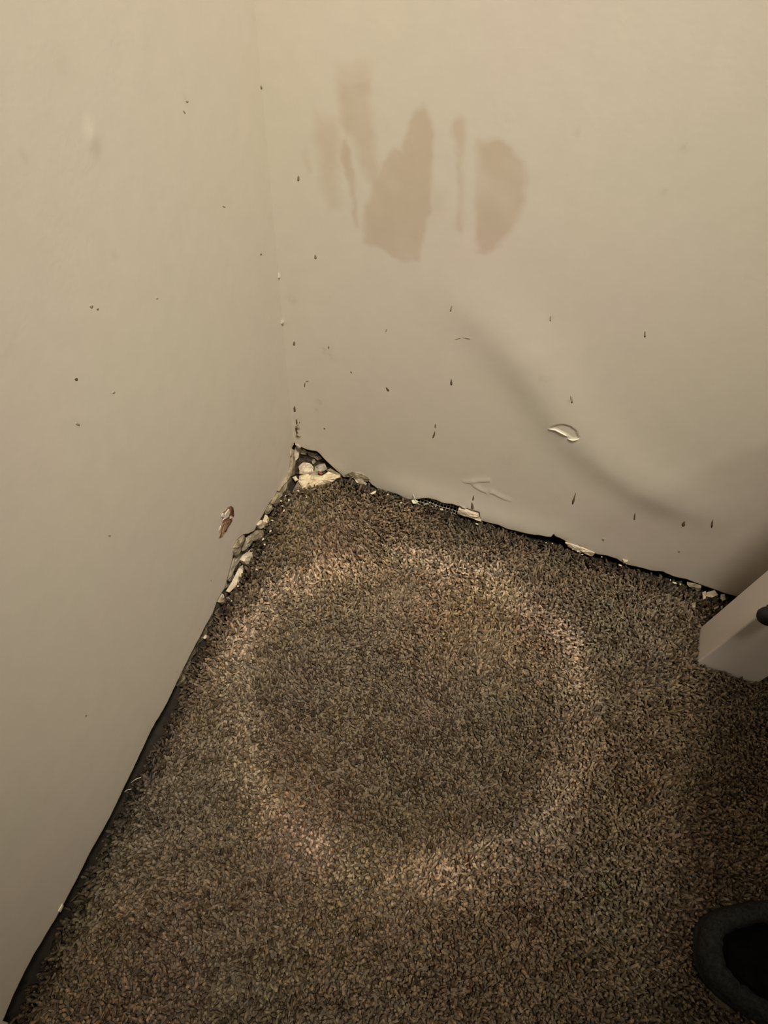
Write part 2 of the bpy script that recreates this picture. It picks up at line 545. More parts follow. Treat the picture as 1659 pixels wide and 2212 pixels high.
# what lies behind the boards: rough gypsum core on the left, dark sheets added for the shade of the cavity
gs = grid_lines([(-.03, .34, .003)])
gt = grid_lines([(ZF, .10, .003)])
S, Z = np.meshgrid(gs, gt, indexing='ij')
dd = (-.0045 + .0028 * smooth_noise(S, Z, 51, 40, 3)) * (Z < .11) - .016 * (Z >= .11)
V = np.stack([dd, -S, Z], -1).reshape(-1, 3)
I = np.arange(S.size).reshape(S.shape)
q = np.stack([I[:-1, :-1], I[1:, :-1], I[1:, 1:], I[:-1, 1:]], -1).reshape(-1, 4)
link('gypsum_core', mesh_np('gypsum_core', V, q, False), M_core, wall_left)
box('dark_cavity_sheet', (-.05, -ROOM, ZF), (-.022, .03, TOP), M_cavity_shade, wall_left)
box('dark_cavity_sheet', (-.04, .030, ZF), (ROOM, .07, TOP), M_cavity_shade, wall_back)

# ------------------------------------------------------------------ small damage on the walls
BN, LN = np.array([0, -1.0, 0]), np.array([1.0, 0, 0])


def on_back(u, v, out=0.0):
    p = onplane(u, v, 1, 0.0)
    d = float(back_disp(np.array([p[0]]), np.array([p[2]]))[0])
    return np.array([p[0], -d - out, p[2]])


def on_left(u, v, out=0.0):
    p = onplane(u, v, 0, 0.0)
    d = float(left_disp(np.array([-p[1]]), np.array([p[2]]))[0])
    return np.array([d + out, p[1], p[2]])


def scuff(fn, n, a, b_, w, mat, parent):
    a, b_ = np.array(a, float), np.array(b_, float)
    t = (b_ - a); L = np.linalg.norm(t); t /= L
    k = np.array([-t[1], t[0]])
    prof = [(0, .25), (.3, .8), (.65, 1.0), (.92, .6)]
    P = [a + t * L * f + k * w * .5 * g * random.uniform(.75, 1.2) for f, g in prof] + [a + t * L * f - k * w * .5 * g * random.uniform(.75, 1.2) for f, g in reversed(prof)]
    vs, fs = slab([fn(u, v, .00012) for u, v in P], n, .0008, .00003, 0)
    link('scuff_mark', mesh('scuff_mark', vs, fs, True), mat, parent)


for a, b_, w, f in [((975, 818), (975, 833), 5, 0), ((834, 836), (840, 846), 5, 0), ((941, 915), (940, 925), 2.5, 0), ((940, 931), (935, 947), 4, 0),
                    ((1024, 1068), (1022, 1079), 4, 0), ((1020, 1082), (1023, 1097), 6, 0), ((1244, 1064), (1236, 1091), 4.5, 0), ((1372, 1107), (1370, 1124), 3.5, 0),
                    ((1479, 1124), (1475, 1138), 7, 0), ((1540, 1121), (1537, 1141), 4.5, 0), ((645, 378), (645, 391), 6, 0), ((681, 549), (682, 560), 5, 0),
                    ((659, 826), (658, 837), 2.5, 0), ((660, 825), (667, 823), 2, 0), ((636, 736), (635, 747), 5, 0), ((710, 747), (710, 753), 4, 0),
                    ((757, 802), (760, 806), 3, 0), ((977, 657), (973, 673), 4, 1), ((836, 709), (833, 717), 3, 1), ((636, 877), (637, 891), 5, 0),
                    ((640, 905), (641, 918), 4, 0), ((644, 916), (640, 930), 4, 0), ((638, 925), (644, 942), 5, 0), ((699, 925), (702, 928), 3, 0),
                    ((646, 912), (648, 914), 3, 0), ((983, 733), (998, 728), 2.5, 1), ((998, 728), (1018, 731), 2.5, 1), ((1300, 1163), (1306, 1166), 6, 1),
                    ((1465, 1190), (1469, 1193), 6, 1), ((1190, 680), (1189, 694), 3, 1), ((1234, 850), (1237, 868), 5, 1), ((1394, 713), (1393, 730), 5, 1)]:
    scuff(on_back, BN, a, b_, w, M_scuff2 if f else (M_scuff_mid if a[1] < 790 else M_scuff), wall_back)
for a, b_, w, f in [((563, 184), (565, 193), 4, 0), ((394, 237), (399, 245), 3, 1), ((162, 820), (169, 819), 6, 0), ((194, 661), (202, 664), 7, 1), ((210, 667), (214, 669), 5, 0),
                    ((561, 547), (564, 551), 4, 0), ((163, 914), (173, 919), 5, 1), ((233, 1156), (240, 1158), 4, 1), ((400, 216), (405, 221), 5, 1),
                    ((479, 444), (486, 448), 3, 1), ((243, 850), (249, 846), 4, 1), ((183, 1545), (187, 1548), 5, 1), ((338, 643), (341, 646), 4, 1)]:
    scuff(on_left, LN, a, b_, w, M_scuff2 if f else (M_scuff_mid if a[1] < 790 else M_scuff), wall_left)

# gouge on the left wall down to the brown paper
link('torn_paper', mesh('torn_paper', *slab([on_left(u, v, .0002) for u, v in CHIP], LN, .0008, .0003, .0003, 2, .8)), M_paper, wall_left)
for pl, mt, d in [([(800, 455), (870, 490), (885, 600), (895, 740), (860, 770), (830, 700), (760, 730), (770, 600)], M_paper_dark, .0006),
                  ([(800, 860), (835, 880), (770, 1010), (690, 1120), (650, 1230), (610, 1210), (680, 1090), (740, 960)], M_paper_dark, .0006),
                  ([(510, 1250), (530, 1230), (560, 1300), (500, 1400), (460, 1400)], M_paper_dark, .0006),
                  ([(730, 540), (745, 640), (720, 760), (640, 830), (560, 870), (600, 760), (640, 640)], M_left, .0012),
                  ([(520, 690), (560, 650), (610, 660), (590, 760), (550, 800), (515, 760)], M_left, .0014),
                  ([(800, 755), (835, 800), (800, 850), (760, 815)], M_pale, .0014),
                  ([(445, 1190), (495, 1040), (512, 1060), (512, 1200), (470, 1250)], M_pale, .0006)]:
    link('paint_flake', mesh('paint_flake', *slab([on_left(u, v, d) for u, v in crop(pl, 440, 1060, 13.825)], LN, .001, .0001, .0002)), mt, wall_left)

# broken board edge on the left wall
for pl, mt, d, th in [([(790, 640), (860, 590), (940, 550), (930, 620), (850, 720), (780, 700)], M_gyp, .004, .006),
                      ([(700, 880), (830, 780), (880, 830), (870, 900), (780, 940), (700, 1000), (660, 940)], M_pale, .006, .007),
                      ([(490, 1310), (560, 1200), (640, 1040), (700, 990), (690, 1040), (600, 1170), (520, 1300)], M_pale, .004, .004),
                      ([(565, 790), (620, 700), (690, 640), (720, 690), (640, 790), (600, 900), (575, 880)], M_gyp, .0015, .004),
                      ([(700, 740), (780, 650), (800, 700), (760, 770), (690, 830)], M_greyplaster, .001, .004),
                      ([(850, 520), (900, 460), (930, 500), (880, 570)], M_pale, .002, .003),
                      ([(930, 480), (960, 400), (985, 430), (965, 540), (935, 560)], M_cream, .003, .004),
                      ([(390, 1440), (440, 1340), (470, 1400), (430, 1470)], M_gyp, .002, .004),
                      ([(480, 1390), (560, 1340), (565, 1400), (500, 1440)], M_greyplaster, .006, .005),
                      ([(600, 930), (650, 850), (670, 900), (590, 1080), (540, 1200), (520, 1180)], M_greyplaster, -.001, .004),
                      ([(860, 740), (900, 700), (935, 720), (930, 780), (880, 790)], M_gyp, .010, .004),
                      ([(1100, 120), (1230, 20), (1200, 90), (1110, 210), (1040, 270), (1020, 250)], M_gyp, .002, .004),
                      ([(1325, -470), (1290, -250), (1335, -300), (1350, -420)], M_pale, .003, .003),
                      ([(1270, -330), (1235, -140), (1180, -30), (1090, 110), (1130, 140), (1240, 30), (1290, -110), (1310, -260)], M_gyp, .003, .004),
                      ([(1180, 0), (1080, 150), (1010, 260), (1045, 290), (1130, 200), (1215, 70)], M_gyp, .0045, .004),
                      ([(1000, 280), (1040, 260), (1050, 300), (990, 380), (960, 400), (960, 350)], M_gyp, .0005, .002)]:
    link('broken_plaster', mesh('broken_plaster', *slab([on_left(u, v, d) for u, v in crop(pl, 400, 1040, 5.53)], LN, th, .002, .0007, 2)), mt, wall_left)
# scraped pale line and loose flakes near its bottom edge
for pl in [[(125, 1968), (134, 1952), (136, 1956), (129, 1970)]]:
    link('paint_flake', mesh('paint_flake', *slab([on_left(u, v, .0008) for u, v in pl], LN, .0008, .0003, .0001)), M_left, wall_left)
# crumbling corner joint
for pl, mt in [([(601, 590), (606, 592), (604, 602), (601, 600)], M_left), ([(607, 692), (611, 694), (610, 700), (607, 699)], M_left),
               ([(628, 968), (634, 972), (632, 990), (626, 984)], M_pale), ([(634, 905), (638, 908), (637, 914), (634, 911)], M_left)]:
    link('paint_flake', mesh('paint_flake', *slab([on_left(u, v, .001) for u, v in pl], LN, .001, .0006, .0002)), mt, wall_left)
for pl, mt in [([(638, 920), (642, 918), (648, 925), (642, 924)], M_gyp), ([(639, 940), (643, 936), (650, 941), (643, 943)], M_gyp),
               ([(638, 958), (645, 960), (650, 966), (644, 968)], M_pale)]:
    link('paint_flake', mesh('paint_flake', *slab([on_back(u, v, .0012) for u, v in pl], BN, .001, .0006, .0002)), mt, wall_back)

# raised curl of paint at the crease
lip = crop([(590, 428), (640, 428), (700, 436), (745, 458), (790, 481), (840, 506), (880, 526)], 1100, 860, 6.9125)
vs, fs = tube([on_back(u, v + 1, .0004) for u, v in lip], [.0002, .0006, .0008, .0009, .0009, .0008, .0003], 8)
link('paint_curl', mesh('paint_curl', vs, fs, True), M_curl, wall_back)
lip = crop([(885, 560), (920, 576), (960, 585), (1005, 577), (1050, 562)], 1100, 860, 6.9125)
vs, fs = tube([on_back(u, v + 1, .0004) for u, v in lip], [.0003, .0008, .0010, .0010, .0003], 8)
link('paint_curl', mesh('paint_curl', vs, fs, True), M_curl, wall_back)

# broken bits along the bottom edge of the back wall
for pl, mt, d, th in [([(992.7, 1092.6), (1006, 1093.4), (1020.5, 1100), (1035, 1104.4), (1035.7, 1109.5), (1041.6, 1118), (1027, 1113.7), (1008, 1107), (991, 1101)], M_pale, .002, .006),
                      ([(1222, 1168), (1240, 1173), (1262, 1181), (1285, 1191), (1280, 1197), (1262, 1191), (1245, 1184), (1228, 1176)], M_pale, .002, .003),
                      ([(745, 1026), (762, 1020), (780, 1022), (800, 1033), (795, 1040), (783, 1040), (770, 1036), (757, 1031)], M_gyp, .001, .003),
                      ([(765, 1030), (785, 1034), (792, 1046), (780, 1046), (770, 1038)], M_pale, .003, .004),
                      ([(1345, 1206), (1357, 1209), (1356, 1214), (1347, 1212)], M_pale, .001, .002),
                      ([(1484, 1258), (1500, 1261), (1515, 1266), (1512, 1272), (1495, 1268)], M_gyp, .003, .004),
                      ([(995, 1086), (1003, 1086), (1010, 1093), (1000, 1092)], M_greyplaster, .0005, .002)]:
    link('broken_plaster', mesh('broken_plaster', *slab([on_back(u, v, d) for u, v in pl], BN, th, .0015, .0005, 2)), mt, wall_back)

# reinforcing mesh showing under the lifted edge
va, fa = [], []
p0, p1 = onplane(903, 1080, 1, .003), onplane(994, 1098, 1, .003)
xa, xb = p0[0], p1[0]


def mesh_pt(f, g):                          # f along, g 0 top .. 1 bottom
    return Vector((xa + (xb - xa) * f, .004 - .009 * g + .001 * math.sin(f * 9), .013 - .024 * g - .003 * f))


for k in range(14):
    v_, f_ = tube([mesh_pt(k / 13, g / 3) for g in range(4)], .00033, 4)
    fa += [tuple(i + len(va) for i in f) for f in f_]; va += v_
for k in range(6):
    v_, f_ = tube([mesh_pt(f / 8, k / 5) for f in range(9)], .00033, 4)
    fa += [tuple(i + len(va) for i in f) for f in f_]; va += v_
tag(link('reinforcing_mesh', mesh('reinforcing_mesh', va, fa), M_lath, wall_back), 'square-grid mesh showing under the lifted wall edge')

# ------------------------------------------------------------------ carpet
RING_PX = [(885, 1205), (1030, 1228), (1150, 1295), (1235, 1400), (1262, 1520), (1248, 1640), (1200, 1745), (1110, 1838), (980, 1888), (850, 1888),
           (700, 1840), (590, 1755), (520, 1640), (500, 1500), (525, 1380), (590, 1290), (720, 1225)]
ring = np.array([fl(u, v)[:2] for u, v in RING_PX])
rc = ring.mean(0)
ra = np.arctan2(ring[:, 1] - rc[1], ring[:, 0] - rc[0])
rr_ = np.hypot(ring[:, 0] - rc[0], ring[:, 1] - rc[1])
o_ = np.argsort(ra); ra, rr_ = ra[o_], rr_[o_]
ra = np.concatenate([ra - 2 * np.pi, ra, ra + 2 * np.pi]); rr_ = np.concatenate([rr_, rr_, rr_])


HOLE_A, HOLE_B = fl(645, 1054), fl(742, 1030)
pA, pB, pC = fl(1508, 1430), fl(1640, 1475), fl(1515, 1352)
lx0, lx1 = (pA[0] + pC[0]) / 2, pB[0]
ly0, ly1 = (pA[1] + pB[1]) / 2, pC[1]
TW, TD, TH = 1.05, .80, .42
lw_, ld_ = lx1 - lx0, ly1 - ly0
LEGS = [(lx0, ly0), (lx0 + TW - lw_, ly0), (lx0, ly1 - TD), (lx0 + TW - lw_, ly1 - TD)]
FOOT = [(x, x + lw_, y, y + ld_) for x, y in LEGS]
HEEL = fl(1492, 2046, -.004)
AX = (fl(1792, 2111, -.004) - HEEL)[:2]
AX = AX / np.linalg.norm(AX)


def pile(x0, x1, y0, y1, step, rad, tall, skip=None):
    gx, gy = np.meshgrid(np.arange(x0, x1, step), np.arange(y0, y1, step * .9))
    gx = gx + (np.arange(gx.shape[0]) % 2)[:, None] * step * .5
    px = (gx + rng.uniform(-.42, .42, gx.shape) * step).ravel()
    py = (gy + rng.uniform(-.42, .42, gx.shape) * step).ravel()
    gapx = .0006 + .0022 * smooth_noise(py, py * 0, 61, 11, 3) + .004 * np.exp(-((py + .38) / .05) ** 2) + .002 * np.exp(-((py + .66) / .09) ** 2)
    gapy = .0015 + .0025 * smooth_noise(px, px * 0, 62, 9, 3) + .004 * np.exp(-((px - .26) / .05) ** 2)
    keep = (px > np.maximum(gapx, .001)) & (py < -np.maximum(gapy, .001))
    # the hole in the corner
    keep &= ~((px < HOLE_B[0]) & (py > HOLE_A[1] + (px - HOLE_A[0]) * (HOLE_B[1] - HOLE_A[1]) / (HOLE_B[0] - HOLE_A[0])))
    for f0, f1, f2, f3 in FOOT:
        keep &= ~((px > f0) & (px < f1) & (py > f2) & (py < f3))
    qx, qy = (px - HEEL[0]) * AX[0] + (py - HEEL[1]) * AX[1], -(px - HEEL[0]) * AX[1] + (py - HEEL[1]) * AX[0]
    keep &= ~(((qx - .1325) / .1325) ** 4 + (qy / .055) ** 2 < .97)
    if skip is not None:
        keep &= ~skip(px, py)
    px, py = px[keep], py[keep]
    n = len(px)
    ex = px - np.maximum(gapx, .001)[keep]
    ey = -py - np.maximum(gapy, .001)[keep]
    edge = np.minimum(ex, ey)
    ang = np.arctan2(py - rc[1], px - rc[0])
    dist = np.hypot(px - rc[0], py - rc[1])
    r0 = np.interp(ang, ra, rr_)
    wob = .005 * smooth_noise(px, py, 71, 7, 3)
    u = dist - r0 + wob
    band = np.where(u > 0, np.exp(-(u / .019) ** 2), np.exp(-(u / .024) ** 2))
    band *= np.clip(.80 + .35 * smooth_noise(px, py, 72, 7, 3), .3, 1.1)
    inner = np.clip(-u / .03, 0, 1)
    # heights and lean
    h = tall * (rng.uniform(.80, 1.12, n) + .10 * smooth_noise(px, py, 73, 9, 3))
    h = h * (1 - .50 * np.exp(-(edge / .009) ** 2))
    h = h * (1 - .12 * inner) + .0008 * band
    lx = rng.normal(0, .0030, n) + .0016 * smooth_noise(px, py, 74, 5, 3)
    ly = rng.normal(0, .0030, n) + .0016 * smooth_noise(px, py, 75, 5, 3)
    # in the ring the pile lies over, away from the middle
    nxr, nyr = (px - rc[0]) / (dist + 1e-6), (py - rc[1]) / (dist + 1e-6)
    sc = step / .0032
    lx, ly = lx * sc, ly * sc
    r_ = rad * rng.uniform(.60, 1.30, n)
    rot = rng.uniform(0, 2 * np.pi, n)
    K = 4
    base = np.stack([px, py, np.full(n, -.0125)], -1)
    lean = np.stack([lx, ly, np.zeros(n)], -1)
    up = np.stack([np.zeros(n), np.zeros(n), h], -1)
    curl = np.stack([rng.normal(0, .0008, n), rng.normal(0, .0008, n), np.zeros(n)], -1) * sc
    cents = [base, base + up * .55 + lean * .30 + curl, base + up * .90 + lean * .85, ]
    rads = [r_ * .75, r_ * 1.05, r_ * .92]
    tip = base + up * 1.04 + lean * 1.15
    vs = np.zeros((n, 13, 3), np.float32)
    for j in range(3):
        for k in range(K):
            an = rot + 2 * np.pi * k / K + j * .5
            flat = rng.uniform(.75, 1.1, n) if k % 2 == 0 else 1.0
            vs[:, j * 4 + k, :] = cents[j] + np.stack([np.cos(an) * rads[j] * flat, np.sin(an) * rads[j] * flat, np.zeros(n)], -1)
    vs[:, 12, :] = tip
    off = (np.arange(n) * 13)[:, None]
    qd = []
    for j in range(2):
        for k in range(K):
            qd.append(np.array([j * 4 + k, j * 4 + (k + 1) % 4, j * 4 + 4 + (k + 1) % 4, j * 4 + 4 + k]))
    tr = [np.array([8 + k, 8 + (k + 1) % 4, 12]) for k in range(K)]
    Q = np.concatenate([off + f[None] for f in qd])
    T = np.concatenate([off + f[None] for f in tr])
    # yarn colours
    t = np.clip(rng.beta(1.15, 1.55, n) + .10 * smooth_noise(px, py, 76, 25, 2), 0, 1)[:, None]
    dark, light = np.array([.058, .038, .022]), np.array([.268, .202, .134])
    c = dark + (light - dark) * t
    hue = rng.normal(0, 1, n)[:, None]
    c = c * (1 + hue * np.array([.04, 0, -.05]))
    patch = smooth_noise(px, py, 77, 4.5, 3)[:, None]
    c = c * (1 + .10 * patch) * (1 + .05 * smooth_noise(px, py, 78, 3, 2)[:, None] * np.array([1, 0, -1.2]))
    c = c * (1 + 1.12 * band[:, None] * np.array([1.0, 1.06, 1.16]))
    c = c * (1 + .032 * smooth_noise(px, py, 81, 6, 3)[:, None] * np.array([.8, -.5, .9]))
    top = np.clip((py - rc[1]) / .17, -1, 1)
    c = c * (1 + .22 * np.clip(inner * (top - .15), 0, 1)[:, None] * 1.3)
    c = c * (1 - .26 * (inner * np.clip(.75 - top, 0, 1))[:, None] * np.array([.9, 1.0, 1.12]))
    # trodden-in grime close to the walls
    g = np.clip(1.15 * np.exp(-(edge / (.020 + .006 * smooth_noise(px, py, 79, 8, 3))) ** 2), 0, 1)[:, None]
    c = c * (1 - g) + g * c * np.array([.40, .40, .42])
    c = np.clip(c, .004, 1)
    fade = np.array([.45, .9, 1.0])         # darker towards the yarn roots, not applied
    cc = np.ones((n, 13, 4), np.float32)
    for j in range(3):
        cc[:, j * 4:j * 4 + 4, :3] = c[:, None, :]
    cc[:, 12, :3] = c
    return vs.reshape(-1, 3), Q, T, cc.reshape(-1, 4)


XD, YD = .86, -.86
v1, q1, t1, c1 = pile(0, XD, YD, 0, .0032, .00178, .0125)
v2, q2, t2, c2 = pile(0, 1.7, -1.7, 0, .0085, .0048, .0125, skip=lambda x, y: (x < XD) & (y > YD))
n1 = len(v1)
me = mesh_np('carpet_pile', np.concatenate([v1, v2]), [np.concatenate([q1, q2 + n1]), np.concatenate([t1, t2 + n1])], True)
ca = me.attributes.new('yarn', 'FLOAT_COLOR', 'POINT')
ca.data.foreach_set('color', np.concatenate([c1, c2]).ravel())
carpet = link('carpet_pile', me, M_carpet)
tag(carpet, 'beige-brown cut-pile carpet with a pale ring pressed into it', 'carpet', kind='stuff')
M_backing = simple('carpet_backing', (.10, .075, .05), (.19, .145, .10), 120, .95, .5)
box('carpet_backing', (.016, -ROOM + .01, ZF), (ROOM - .01, -.024, -.0085), M_backing, carpet)

# ------------------------------------------------------------------ rubble in the corner hole
def piece(name, pts, n, thick, dome, jit, mat, label, cat, group=None, sub=2):
    c = sum(np.array(p) for p in pts) / len(pts)
    vs, fs = slab([np.array(p) - c for p in pts], n, thick, dome, jit, sub)
    o = link(name, mesh(name, vs, fs), mat)
    o.location = tuple(c)
    return tag(o, label, cat, group)


TILT = np.array([.12, -.42, .90])


def on_heap(u, v, back):
    """point of the sloping heap of rubble (back = how far behind its front face)"""
    n = np.array([0, -.39, .92])
    p0 = np.array([.03, -.020, .001]) - n * back
    d = RN @ np.array([(u - 829.5) / FPX, -(v - 1106.0) / FPX, -1.0])
    return CAM + d * ((p0 - CAM) @ n) / (d @ n)


GRP = 'broken plaster chunks in the corner hole'
for pl, yv, th, dm, jt, mt, lb in [
    ([(475, 930), (600, 900), (612, 960), (600, 1015), (515, 1075), (470, 1000)], -.006, .014, .003, .0008, M_cream, 'squarish tan plaster chunk at the lower left of the corner hole'),
    ([(606, 915), (750, 930), (820, 880), (960, 925), (978, 945), (880, 992), (700, 1052), (540, 1092), (515, 1078), (600, 1022)], -.006, .015, .004, .0009, M_cream, 'largest cream plaster wedge, pointed end towards the right, in the corner hole'),
    ([(465, 820), (520, 768), (600, 772), (650, 820), (640, 885), (580, 912), (480, 908)], .000, .012, .004, .0008, M_pale, 'rounded cream plaster lump above the tan chunk in the corner hole'),
    ([(665, 815), (780, 778), (808, 840), (740, 890), (665, 885)], .004, .012, .003, .0008, M_greyplaster, 'grey plaster lump in the middle of the corner hole'),
    ([(800, 850), (850, 835), (965, 905), (980, 930), (840, 885)], .001, .008, .002, .0006, M_gyp, 'thin brownish plaster splinter on the right of the corner hole'),
    ([(465, 585), (520, 600), (572, 640), (560, 675), (500, 668)], .002, .010, .002, .0006, M_pale, 'pale grey plaster bit at the very top of the corner hole'),
    ([(560, 640), (690, 648), (745, 722), (700, 742), (620, 700)], .004, .010, .003, .0008, M_greyplaster, 'dark brown crumbling plaster at the top right of the corner hole'),
    ([(620, 740), (665, 730), (680, 770), (640, 790)], .003, .006, .002, .0005, M_gyp, 'small tan pebble of plaster in the dark gap of the corner hole'),
    ([(600, 860), (700, 870), (710, 930), (610, 925)], .002, .010, .002, .0006, M_gyp, 'tan plaster fragment wedged between the lumps of the corner hole'),
]:
    piece('plaster_chunk', [on_heap(u, v, yv + .006) for u, v in crop(pl, 560, 860, 5.53)], TILT, th, dm, jt, mt, lb, 'plaster', GRP)
piece('red_chip', [on_heap(u, v, .000) for u, v in crop([(705, 868), (765, 898), (738, 918), (700, 890)], 560, 860, 5.53)], TILT, .003, .001, .0002, M_rust,
      'tiny reddish-brown chip among the plaster lumps in the corner hole', 'chip', sub=1)
piece('plaster_chunk', [on_heap(u, v, .002) for u, v in crop([(395, 945), (440, 932), (468, 975), (430, 995)], 560, 860, 5.53)], TILT, .005, .002, .0004, M_pale,
      'small pale plaster lump against the left wall beside the corner hole', 'plaster', GRP, 1)
# dark rubble fill behind the lumps keeps them bedded
gx_, gz_ = np.meshgrid(grid_lines([(-.002, .060, .002)]), grid_lines([(0, 1, .05)]), indexing='ij')
fy = -.016 + .044 * gz_
fz = ZF + (.003 + .026 * gz_ - .20 * gx_ * gz_) + .0022 * smooth_noise(gx_, gz_ * .05, 91, 70, 3)
V = np.stack([gx_, fy, fz], -1).reshape(-1, 3)
I = np.arange(gx_.size).reshape(gx_.shape)
q = np.stack([I[:-1, :-1], I[1:, :-1], I[1:, 1:], I[:-1, 1:]], -1).reshape(-1, 4)
rub = link('rubble_bed', mesh_np('rubble_bed', V, q, False), simple('dark_rubble', (.012, .009, .006), (.06, .045, .03), 150, .95, .8, 300, .002, .1))
tag(rub, 'dark crumbled dust and rubble filling the back of the corner hole', 'rubble', kind='stuff')


def crumb(u, v, wpx, hpx, mat, label, group, z=.0005):
    c = fl(u, v, z)
    k = .00044
    a0 = random.uniform(0, 6.28)
    n = random.choice([5, 6, 7])
    pts = []
    for i in range(n):
        a = a0 + 2 * math.pi * i / n
        r = random.uniform(.7, 1.15)
        pts.append(c + np.array([math.cos(a) * wpx * .5 * k * r, math.sin(a) * hpx * .5 * k * r, random.uniform(-.0004, .0006)]))
    nrm = np.array([random.uniform(-.3, .3), random.uniform(-.5, .1), 1])
    piece('plaster_crumb', pts, nrm, min(wpx, hpx) * k * .45, min(wpx, hpx) * k * .25, .0002, mat, label, 'crumb', group, 1)


GR1 = 'crumbs along the left wall'
for lb, pts in [('tiny pale crumb scattered on the dark carpet edge just below the corner hole', [(644, 1060, 10, 6), (662, 1074, 4, 6)]),
                ('tiny pale crumb in the sprinkle along the left wall, between corner hole and broken edge', [(624, 1080, 5, 8), (607, 1082, 8, 6), (610, 1093, 9, 5), (613, 1103, 5, 9), (596, 1108, 4, 4), (617, 1071, 4, 5)]),
                ('small white crumb on the carpet at the upper end of the broken left wall edge', [(588, 1124, 9, 6), (584, 1147, 6, 10)]),
                ('tiny white crumb on the carpet beside the widest broken plaster of the left wall', [(568, 1165, 6, 12), (571, 1176, 7, 6)]),
                ('lone pale crumb on the carpet right of the broken plaster sliver', [(555, 1230, 9, 5)]),
                ('tiny crumb on the carpet at the lower end of the broken plaster sliver', [(514, 1266, 6, 8), (500, 1298, 5, 4)]),
                ('lowest pale crumb in the gap between carpet and left wall', [(443, 1376, 8, 14)])]:
    for u, v, w, h_ in pts:
        crumb(u, v, w, h_, M_crumb, lb, GR1)
GR2 = 'crumbs below the back wall'
for lb, pts in [('tiny pale crumb on the carpet edge between corner hole and square-grid mesh', [(866, 1086, 7, 5), (838, 1068, 4, 8)]),
                ('tiny crumb on the carpet close to the square-grid mesh', [(940, 1093, 5, 4)]),
                ('thin pale crumb on the carpet below the pale broken block of the wall edge', [(1030, 1132, 12, 5)]),
                ('tiny crumb on the carpet under the small notch in the back wall edge', [(1180, 1172, 5, 4), (1193, 1174, 5, 4)]),
                ('pale crumb on the carpet under the cream torn strip of the back wall', [(1249, 1191, 10, 8), (1258, 1198, 7, 6), (1238, 1186, 5, 4)]),
                ('tiny crumb on the carpet just right of the cream torn strip', [(1300, 1203, 5, 4)]),
                ('pale crumb in the row below the back wall, left of the flakes by the leg', [(1457, 1259, 14, 8), (1448, 1253, 5, 4), (1470, 1262, 8, 6)])]:
    for u, v, w, h_ in pts:
        crumb(u, v, w, h_, M_crumb, lb, GR2)
crumb(954, 1100, 12, 8, M_crumb, 'small white plaster lump on the carpet under the square-grid mesh', GR2)
crumb(1340, 1221, 15, 7, M_pale, 'flat cream plaster flake against the back wall, left of the long run of bare edge', GR2)


def flake(pts, label, mat=M_crumb, z=.0012, group=None):
    piece('plaster_flake', [fl(u, v, z + random.uniform(-.0004, .0006)) for u, v in pts], (0, -.2, 1), .0014, .0006, .0002, mat, label, 'flake', group, 1)


flake(crop([(1325, 1140), (1370, 1110), (1398, 1105), (1390, 1135), (1345, 1152)], 560, 860, 5.53), 'bright cream triangular flake on the carpet to the right of the corner hole')
flake(crop([(1200, 690), (1260, 675), (1285, 710), (1240, 730), (1195, 720)], 1180, 1080, 3.463), 'largest pale flake on the carpet between back wall and white table leg', M_pale)
flake(crop([(1168, 690), (1195, 680), (1195, 735), (1175, 745)], 1180, 1080, 3.463), 'upright narrow flake just left of the largest flake near the white leg', M_pale)
flake(crop([(1308, 705), (1335, 705), (1342, 745), (1320, 755), (1305, 735)], 1180, 1080, 3.463), 'oval pale flake nearest the white leg under the back wall', M_pale)
flake(crop([(1255, 805), (1290, 790), (1292, 805), (1262, 820)], 1180, 1080, 3.463), 'small white flake on the carpet just in front of the oval flake by the leg')
flake(crop([(1308, 795), (1320, 790), (1318, 815), (1309, 812)], 1180, 1080, 3.463), 'tiny upright white flake closest to the leg edge')
flake(crop([(1090, 770), (1120, 765), (1115, 800), (1095, 808)], 1180, 1080, 3.463), 'pinkish tan flake on the carpet left of the flakes by the leg', M_gyp)
flake(crop([(270, 400), (300, 392), (330, 405), (318, 425), (285, 425)], 820, 980, 3.95), 'pale green fluff at the foot of the loose thread below the back wall', M_thread)


def thread(px, label, r=.0004):
    pts = [fl(u, v, z) for u, v, z in px]
    # smooth the path
    P = []
    for i in range(len(pts) - 1):
        for k in range(5):
            P.append(pts[i] + (pts[i + 1] - pts[i]) * k / 5)
    P.append(pts[-1])
    P = [sum(P[max(0, i - 2):i + 3]) / len(P[max(0, i - 2):i + 3]) for i in range(len(P))]
    c = P[0].copy()
    vs, fs = tube([p - c for p in P], r, 5)
    o = link('loose_thread', mesh('loose_thread', vs, fs, True), M_thread)
    o.location = tuple(c)
    tag(o, label, 'thread', 'loose carpet threads')


thread([(892, 1066, .010), (896, 1076, .007), (899, 1085, .003), (907, 1091, .001)], 'pale green bent thread hanging below the back wall left of the mesh')
thread([(914, 1092, .001), (922, 1088, .004), (931, 1085, .003)], 'short pale thread lying in front of the mesh under the back wall')
thread([(281, 1693, .000), (290, 1685, .008), (298, 1681, .010), (306, 1679, .006)], 'longer fine thread curving out from the left wall over the carpet edge')
thread([(267, 1712, .000), (275, 1706, .007), (286, 1704, .005)], 'shorter fine thread at the left wall, below the longer one')

# ------------------------------------------------------------------ white table: its corner leg stands in view
table = empty('table', (lx0, ly1, ZF))
tag(table, 'white square-legged table, one leg standing near the back wall', 'table')
table_inv = Vector((lx0, ly1, ZF))


def tbox(name, lo, hi, bevel=.002):
    lo = tuple(np.array(lo) - np.array(table_inv)); hi = tuple(np.array(hi) - np.array(table_inv))
    return box(name, lo, hi, M_white, table, bevel)


